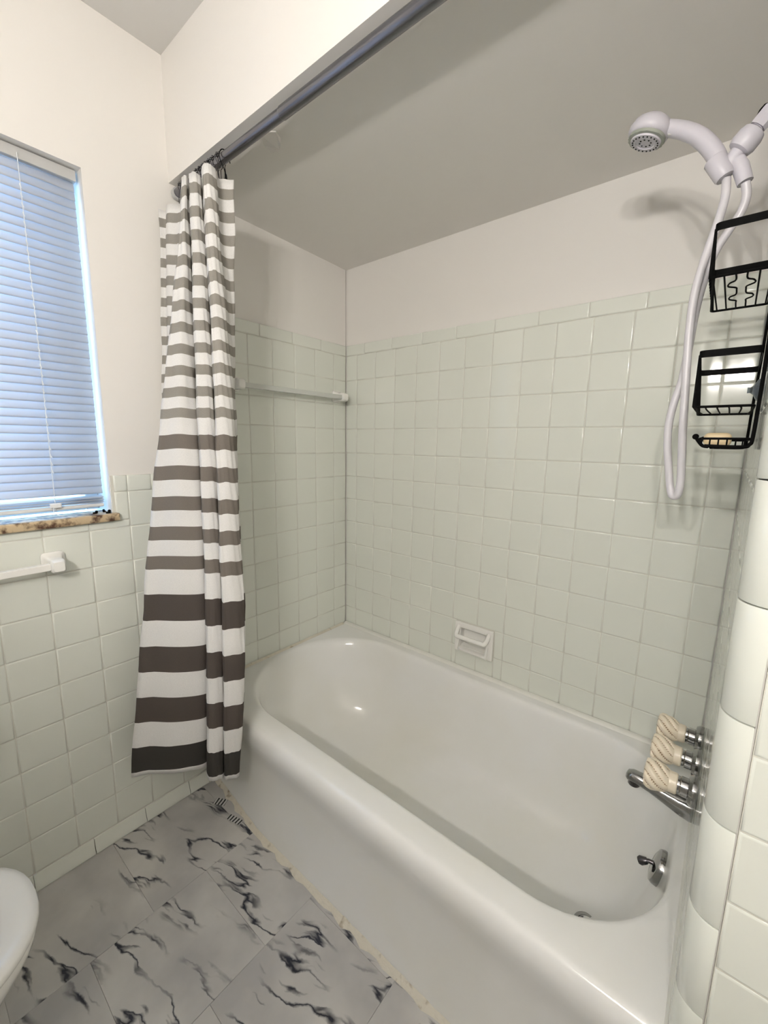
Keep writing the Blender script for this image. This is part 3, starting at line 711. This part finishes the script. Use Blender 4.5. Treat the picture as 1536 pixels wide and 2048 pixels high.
bm = BM(); tube(bm, [(1.362, YH, 1.827), (1.372, YH, 1.822), (1.377, YH, 1.812), (1.3865, YH, 1.784)], [.010, .0125, .0130, .0120], 20); mk(hd, 'hose_outlet', bm, M['plastic'])
hs = thing('hand_shower', 'white hand shower head with curved handle in the holder', 'shower head', (1.30, YH, 1.89))
bm = BM(); hp = cr([(1.354, YH-.003, 1.803), (1.346, YH-.002, 1.827), (1.331, YH, 1.857), (1.310, YH, 1.885), (1.287, YH, 1.905), (1.262, YH, 1.920), (1.240, YH, 1.930)], 5)
nr = len(hp); rad_ = [.0120+.0030*min(1, i/8) if i < 14 else .0150-.0015*(i-14)/(nr-14) for i in range(nr)]
tube(bm, hp, rad_, 20); mk(hs, 'handle', bm, M['plastic'], 50)
fh = frame((1.228, YH, 1.945), (-.30, -.06, -1))
bm = BM(); lathe(bm, [(.008, -.008), (.022, -.006), (.033, .002), (.0385, .014), (.0385, .020), (.036, .026), (.034, .028)], 36, fh); mk(hs, 'head_shell', bm, M['plastic'], 50)
bm = BM(); lathe(bm, [(.034, .027), (.0335, .033), (.029, .034)], 36, fh, rf=lambda r, h, a, j: r*(1+.02*(1 if int(a*36/(2*pi)) % 2 else -1)) if j == 1 else r); mk(hs, 'spray_ring', bm, M['nozzle'])
bm = BM(); lathe(bm, [(.0285, .033), (.0275, .037), (.018, .038), (.017, .036), (.001, .036)], 36, fh); mk(hs, 'face_plate', bm, M['plastic'])
bm = BM()
for k in range(20):
    a = 2*pi*k/20; c_ = fh @ Vector((.0235*cos(a), .0235*sin(a), .0375)); z_ = (fh.to_3x3() @ Vector((0, 0, 1)))
    lathe(bm, [(.0016, 0), (.0014, .0012)], 6, frame(c_, z_))
for k in range(8):
    a = 2*pi*k/8; c_ = fh @ Vector((.0105*cos(a), .0105*sin(a), .0362)); lathe(bm, [(.0017, 0), (.0016, .0006)], 6, frame(c_, fh.to_3x3() @ Vector((0, 0, 1))))
mk(hs, 'nozzles', bm, M['hole'], kind='stuff')
bm = BM(); q = fh @ Vector((0, 0, .026)); box(bm, -.004, .012, -.006, .006, -.003, .003, .002); bm.transform(frame((1.262, YH-.004, 1.909), (.3, 0, 1), (0, 1, 0))); mk(hs, 'spray_lever', bm, M['f_white'])
HP = [(1.358, 1.800), (1.360, 1.776), (1.358, 1.752), (1.353, 1.715), (1.342, 1.665), (1.333, 1.604), (1.332, 1.539), (1.335, 1.472), (1.339, 1.403), (1.343, 1.333), (1.348, 1.261), (1.349, 1.225), (1.3455, 1.207), (1.337, 1.207), (1.331, 1.225), (1.325, 1.26), (1.317, 1.312), (1.315, 1.359), (1.320, 1.404), (1.328, 1.443), (1.332, 1.501), (1.336, 1.576), (1.343, 1.63), (1.355, 1.68), (1.372, 1.714), (1.386, 1.739), (1.391, 1.762), (1.387, 1.784)]
pts = []
for i, (x, z) in enumerate(HP):
    t = i/(len(HP)-1); y = YH + (.0 if t < .40 else .014*min(1, (t-.40)/.12)) - (.010 if .08 < t < .36 else 0)
    if t > .9: y = YH+.014*(1-(t-.9)/.1)
    pts.append((x, y, z))
bm = BM(); tube(bm, cr(pts, 6), .0073, 14); o = obj('shower_hose', bm, M['hose'], smooth=60); tag(o, 'white vinyl shower hose hanging in a long loop on the faucet wall', 'hose')

# ------------------------------------------------------------------ faucet set
for i, (y, lb) in enumerate([(-.250, 'bone swirl faucet knob farthest from the camera, by the back wall'), (-.350, 'middle one of the three bone swirl faucet knobs'), (-.450, 'bone swirl faucet knob nearest the camera, at the front of the tub')]):
    t = thing('faucet_knob', lb, 'faucet knob', (XL-.001, y, .610), 'bone swirl knobs on the faucet wall')
    f = frame((0, 0, 0), (-1, 0, 0), (0, 1, 0))
    bm = BM(); lathe(bm, [(.0315, 0), (.0320, .003), (.0318, .009), (.028, .0145), (.0190, .0165)], 36, f); obj('escutcheon', bm, M['chrome'], t, smooth=30)
    bm = BM(); lathe(bm, [(.0195, .012), (.0195, .028), (.0175, .030), (.0175, .036)], 28, f); obj('stem_sleeve', bm, M['chrome'], t, smooth=30)
    bm = BM(); lathe(bm, [(.0190, .034), (.0210, .036), (.0215, .049), (.0190, .050)], 28, f); obj('knob_collar', bm, M['bone'], t, smooth=30)
    bm = BM(); pr = [(.0205, .047), (.0225, .050), (.0265, .058), (.0298, .068), (.0310, .078), (.0300, .086), (.0270, .0915), (.014, .094), (.001, .0945)]
    def swirl(r, h, a, j, hh=0):
        tw = (h-.047)/.046*1.15; s = (a*8/(2*pi)-tw*1.8+i*.3) % 1.0
        dpt = .0030*min(1, max(0, (h-.048)/.012))*(1 if r > .02 else r/.02)
        g = max(0, 1-abs(s-.5)/.16)
        return r + .0012*cos((s)*2*pi)*min(1, (h-.047)/.02) - dpt*1.1*g if r > .002 else r
    pr2 = []
    for (ra, ha), (rb_, hb) in zip(pr, pr[1:]):
        for q in range(3): pr2.append((ra+(rb_-ra)*q/3, ha+(hb-ha)*q/3))
    pr2.append(pr[-1])
    nseg = 108; rings = []
    for j, (r, h) in enumerate(pr2):
        rings.append([bm.verts.new(f @ Vector((swirl(r, h, 2*pi*k/nseg, j)*cos(2*pi*k/nseg), swirl(r, h, 2*pi*k/nseg, j)*sin(2*pi*k/nseg), h))) for k in range(nseg)])
    for j, (A, B) in enumerate(zip(rings, rings[1:])):
        for k in range(nseg):
            fc = bm.faces.new((A[k], A[(k+1) % nseg], B[(k+1) % nseg], B[k]))
            h = (pr2[j][1]+pr2[j+1][1])/2; tw = (h-.047)/.046*1.15; s = ((k+.5)*8/nseg-tw*1.8+i*.3) % 1.0
            if abs(s-.5) < .045 and pr2[j][0] > .016 and h > .050: fc.material_index = 1
    bm.faces.new(rings[0][::-1]); bm.faces.new(rings[-1]); obj('knob', bm, [M['bone'], M['groove']], t, smooth=60)
sp = thing('tub_spout', 'chrome tub spout below the three faucet knobs', 'tub spout', (XL-.001, -.352, .500))
bm = BM(); path = [(0, 0, -.006, .027, .024), (-.006, 0, -.006, .0275, .0245), (-.030, 0, -.003, .0245, .0225), (-.060, 0, .004, .0195, .0200), (-.085, 0, .010, .0165, .0180), (-.105, 0, .0135, .0150, .0170), (-.122, 0, .0145, .0145, .0160), (-.132, 0, .0130, .0120, .0130), (-.136, 0, .0110, .006, .007)]
rg = [[bm.verts.new((x, y+rb_*cos(2*pi*k/28), z+ra*sin(2*pi*k/28))) for k in range(28)] for x, y, z, ra, rb_ in path]
for A, B in zip(rg, rg[1:]):
    for k in range(28): bm.faces.new((A[k], A[(k+1) % 28], B[(k+1) % 28], B[k]))
bm.faces.new(rg[0][::-1]); bm.faces.new(rg[-1]); obj('spout_body', bm, M['chrome'], sp, smooth=50)
bm = BM(); lathe(bm, [(.0125, .004), (.0130, -.010), (.0115, -.012), (.010, -.002)], 24, Matrix.Translation((-.118, 0, .0045))); obj('outlet', bm, M['darkmetal'], sp, smooth=40)

# ------------------------------------------------------------------ black wire caddy
cd = thing('shower_caddy', 'black wire two-shelf shower caddy with soap tray hanging from the shower arm', 'shower caddy', (1.44, -.42, 1.60))
YN, YF = -.563, -.337
def strip(bm, pts, h, t=.0016, closed=True):
    """flat band following pts at constant height"""
    P_ = [Vector(p) for p in pts]; n = len(P_); rg = []
    c = sum(P_, Vector())/n
    for p in P_:
        d = (c-p); d.z = 0; d.normalize()
        rg.append([bm.verts.new(p+Vector((0, 0, -h/2))), bm.verts.new(p+Vector((0, 0, h/2))), bm.verts.new(p+d*t+Vector((0, 0, h/2))), bm.verts.new(p+d*t+Vector((0, 0, -h/2)))])
    for i in range(n if closed else n-1):
        A, B = rg[i], rg[(i+1) % n]
        for k in range(4): bm.faces.new((A[k], A[(k+1) % 4], B[(k+1) % 4], B[k]))
def rect(x0, x1, z, r=.008, yn=YN, yf=YF):
    pts = []
    for cx, cy, a0 in ((x1-r, yf-r, 0), (x0-.005+r, yf-r, 90), (x0+.005+r, yn+r, 180), (x1-r, yn+r, 270)):
        for k in range(5): a = radians(a0+k*22.5); pts.append((cx+r*cos(a), cy+r*sin(a), z))
    return pts
def basket(zr, zf_, x0, x1, sq):
    bm = BM(); strip(bm, rect(x0, x1, zr), .011, .0022); mk(cd, 'basket_rim', bm, M['black'], 30)
    bm = BM(); tube(bm, rect(x0+.006, x1-.002, zf_, .006, YN+.006, YF-.004), .0021, 8, closed=True); mk(cd, 'floor_rim', bm, M['black'])
    nx = 6
    for k in range(nx):
        x = x0+.010+(x1-x0-.016)*k/(nx-1)
        if sq and k in (2, 3):
            L_ = YF-YN-.010; sgn = -1 if k == 2 else 1; base = YN+.006
            p = [(x, base, zf_)]
            for fy, dx in ((.16, 0), (.22, .008), (.30, .010), (.36, 0), (.42, -.001), (.55, 0), (.60, .008), (.68, .009), (.74, 0), (.80, 0)): p.append((x+sgn*dx, base+L_*fy, zf_))
            p.append((x, YF-.004, zf_))
            pts = cr(p, 4)
        else:
            sag = 0 if sq else .006
            pts = cr([(x, YN+.006, zf_), (x+(0 if sq else .002*(k-2.5)), (YN*.7+YF*.3), zf_-sag*.0), (x, YF-.004, zf_)], 4)
        bm = BM(); tube(bm, pts, .0013, 6); mk(cd, 'floor_wire', bm, M['black'])
    for k in range(13):   # front wires
        y = YN+.010+(YF-YN-.018)*k/12
        bm = BM(); tube(bm, [(x0+.006-.010*k/12, y, zr), (x0+.006-.003*k/12, y, zf_)], .0022, 6); mk(cd, 'front_wire', bm, M['black'])
basket(1.650, 1.577, 1.359, 1.447, True)
basket(1.459, 1.375, 1.360, 1.446, False)
# back frame
bm = BM(); tube(bm, cr([(1.3985, -.372, 1.905), (1.403, -.376, 1.902), (1.412, -.384, 1.885), (1.428, -.395, 1.83), (1.440, -.45, 1.74), (1.4485, YN+.004, 1.66), (1.4490, YN+.004, 1.50), (1.4490, YN+.004, 1.40), (1.4480, YN+.004, 1.325), (1.445, YN+.004, 1.314), (1.437, YN+.004, 1.310), (1.388, YN+.004, 1.311)], 5), .0028, 10); mk(cd, 'back_wire', bm, M['black'])
bm = BM(); tube(bm, cr([(1.3985, -.370, 1.905), (1.403, -.372, 1.902), (1.412, -.376, 1.885), (1.420, -.37, 1.83), (1.428, -.345, 1.74), (1.447, YF-.004, 1.66), (1.448, YF-.004, 1.50), (1.446, YF-.004, 1.40), (1.445, YF-.004, 1.325), (1.443, YF-.004, 1.312), (1.436, YF-.004, 1.308), (1.388, YF-.004, 1.308)], 5), .0024, 10); mk(cd, 'back_wire', bm, M['black'])
bm = BM(); tube(bm, cr([(1.3985, -.371, 1.905), (1.394, -.371, 1.900), (1.390, -.371, 1.888)], 4), .0028, 8); mk(cd, 'hanger_hook', bm, M['black'])
# soap tray
bm = BM(); tube(bm, rect(1.376, 1.446, 1.323, .006, YN+.002, YF-.002), .0019, 8, closed=True); mk(cd, 'tray_rim', bm, M['black'])
for k in range(6):
    x = 1.384+.011*k; bm = BM(); tube(bm, cr([(x, YN+.002, 1.323), (x, YN+.010, 1.312), (x, (YN+YF)/2, 1.3095), (x, YF-.010, 1.309), (x, YF-.002, 1.323)], 4), .0013, 6); mk(cd, 'tray_wire', bm, M['black'])
for y in (YN+.003, YF-.003):
    bm = BM(); tube(bm, cr([(1.394, y, 1.3095), (1.386, y, 1.311), (1.380, y, 1.318), (1.376, y, 1.324)], 4), .0026, 8); bmesh.ops.create_uvsphere(bm, u_segments=12, v_segments=8, radius=.0048, matrix=Matrix.Translation((1.375, y, 1.326))); mk(cd, 'tray_hook', bm, M['black'])
bm = BM(); lathe(bm, [(.021, .0), (.019, .004), (.009, .009), (.005, .014), (.0055, .018)], 24, frame((XL-.0008, -.36, 1.418), (-1, 0, 0))); mk(cd, 'suction_cup', bm, M['rubber'])
sb = BM(); box(sb, 1.380, 1.422, -.440, -.368, 1.3112, 1.336, .009, 4)
so = obj('soap_bar', sb, M['soap'], smooth=60); tag(so, 'tan bar of soap lying in the caddy tray', 'soap')

# ------------------------------------------------------------------ toilet
tl = thing('toilet', 'white toilet at the lower left with its seat down', 'toilet', (.435, -1.70, 0))
TX = .435
def egg(a, b, yc, n=48, e=2.3, back=1.0):
    out = []
    for k in range(n):
        t = 2*pi*k/n; c_, s_ = cos(t), sin(t)
        yy = b*math.copysign(abs(s_)**(2/e), s_); yy *= 1.0 if s_ > 0 else back
        out.append((a*math.copysign(abs(c_)**(2/e), c_), yc+yy))
    return out
def loft(bm, levels, cap0=True, cap1=True):
    rg = [[bm.verts.new((TX+x, y, z)) for x, y in lp] for lp, z in levels]
    n = len(rg[0])
    for A, B in zip(rg, rg[1:]):
        for k in range(n): bm.faces.new((A[k], A[(k+1) % n], B[(k+1) % n], B[k]))
    if cap0: bm.faces.new(rg[0][::-1])
    if cap1: bm.faces.new(rg[-1])
bm = BM(); YC = -1.575
loft(bm, [(egg(.115, .20, YC-.04), .002), (egg(.110, .19, YC-.04), .03), (egg(.100, .165, YC-.05), .12), (egg(.118, .180, YC-.03), .22), (egg(.155, .212, YC-.01), .31), (egg(.176, .232, YC), .36), (egg(.180, .236, YC), .378), (egg(.176, .232, YC), .386), (egg(.130, .180, YC), .386), (egg(.120, .168, YC), .365), (egg(.095, .130, YC-.01), .28), (egg(.040, .06, YC-.04), .22)])
mk(tl, 'bowl', bm, M['porcelain'], 50)
bm = BM()
loft(bm, [(egg(.181, .238, YC), .3875), (egg(.1835, .2405, YC), .394), (egg(.181, .238, YC), .402), (egg(.168, .224, YC), .4065), (egg(.150, .204, YC), .4070), (egg(.132, .184, YC), .4035), (egg(.124, .174, YC), .397), (egg(.126, .176, YC), .3875), (egg(.181, .238, YC), .3875)], False, False)
mk(tl, 'seat', bm, M['porcelain'], 60)
bm = BM(); box(bm, TX-.19, TX+.19, YR+.012, YR+.20, .40, .74, .02, 4); mk(tl, 'tank', bm, M['porcelain'], 40)
bm = BM(); box(bm, TX-.20, TX+.20, YR+.006, YR+.21, .742, .772, .010, 3); mk(tl, 'tank_lid', bm, M['porcelain'], 40)
bm = BM(); loft(bm, [(egg(.172, .228, YC), 0), (egg(.175, .232, YC), .006), (egg(.170, .226, YC), .014)])
bm.transform(Matrix.Translation((-TX, -(YC-.235), 0))); bm.transform(Matrix.Rotation(radians(97), 4, 'X')); bm.transform(Matrix.Translation((TX, YC-.262, .402))); mk(tl, 'lid', bm, M['porcelain'], 50)
bm = BM(); box(bm, TX-.10, TX+.10, YR+.19, YC-.19, .25, .398, .02, 3); mk(tl, 'rear_deck', bm, M['porcelain'], 40)

# ------------------------------------------------------------------ vanity light on the rear wall (behind the camera)
vl = thing('vanity_light', 'three-bulb vanity light bar on the rear wall', 'wall lamp', (1.43, YR, 1.76))
bm = BM(); box(bm, 1.20, 1.66, YR+.001, YR+.040, 1.705, 1.815, .006, 3); mk(vl, 'light_bar', bm, M['mirror'])
for x in (1.285, 1.43, 1.575):
    bm = BM(); lathe(bm, [(.026, 0), (.024, .03), (.018, .036)], 24, frame((x, YR+.038, 1.76), (0, 1, 0))); mk(vl, 'socket', bm, M['ceramic'])
    bm = BM(); bmesh.ops.create_uvsphere(bm, u_segments=24, v_segments=16, radius=.024, matrix=Matrix.Translation((x, YR+.094, 1.76))); mk(vl, 'bulb', bm, M['bulb'])

# ------------------------------------------------------------------ unseen cabinet, inferred and added; top edge set to shade apron and floor
mc = thing('unseen_cabinet', 'unseen mirrored cabinet added below the vanity light to shade the lower surfaces', 'cabinet', (1.43, YR, 1.35))
bm = BM(); box(bm, 1.05, 1.81, YR+.001, YR+.150, 1.00, 1.686, .003, 2); mk(mc, 'body', bm, M['window_white'], 40)
for x0, x1 in ((1.053, 1.428), (1.432, 1.807)):
    bm = BM(); box(bm, x0, x1, YR+.151, YR+.156, 1.003, 1.683, .001); mk(mc, 'mirror_door', bm, M['mirror'], 40)
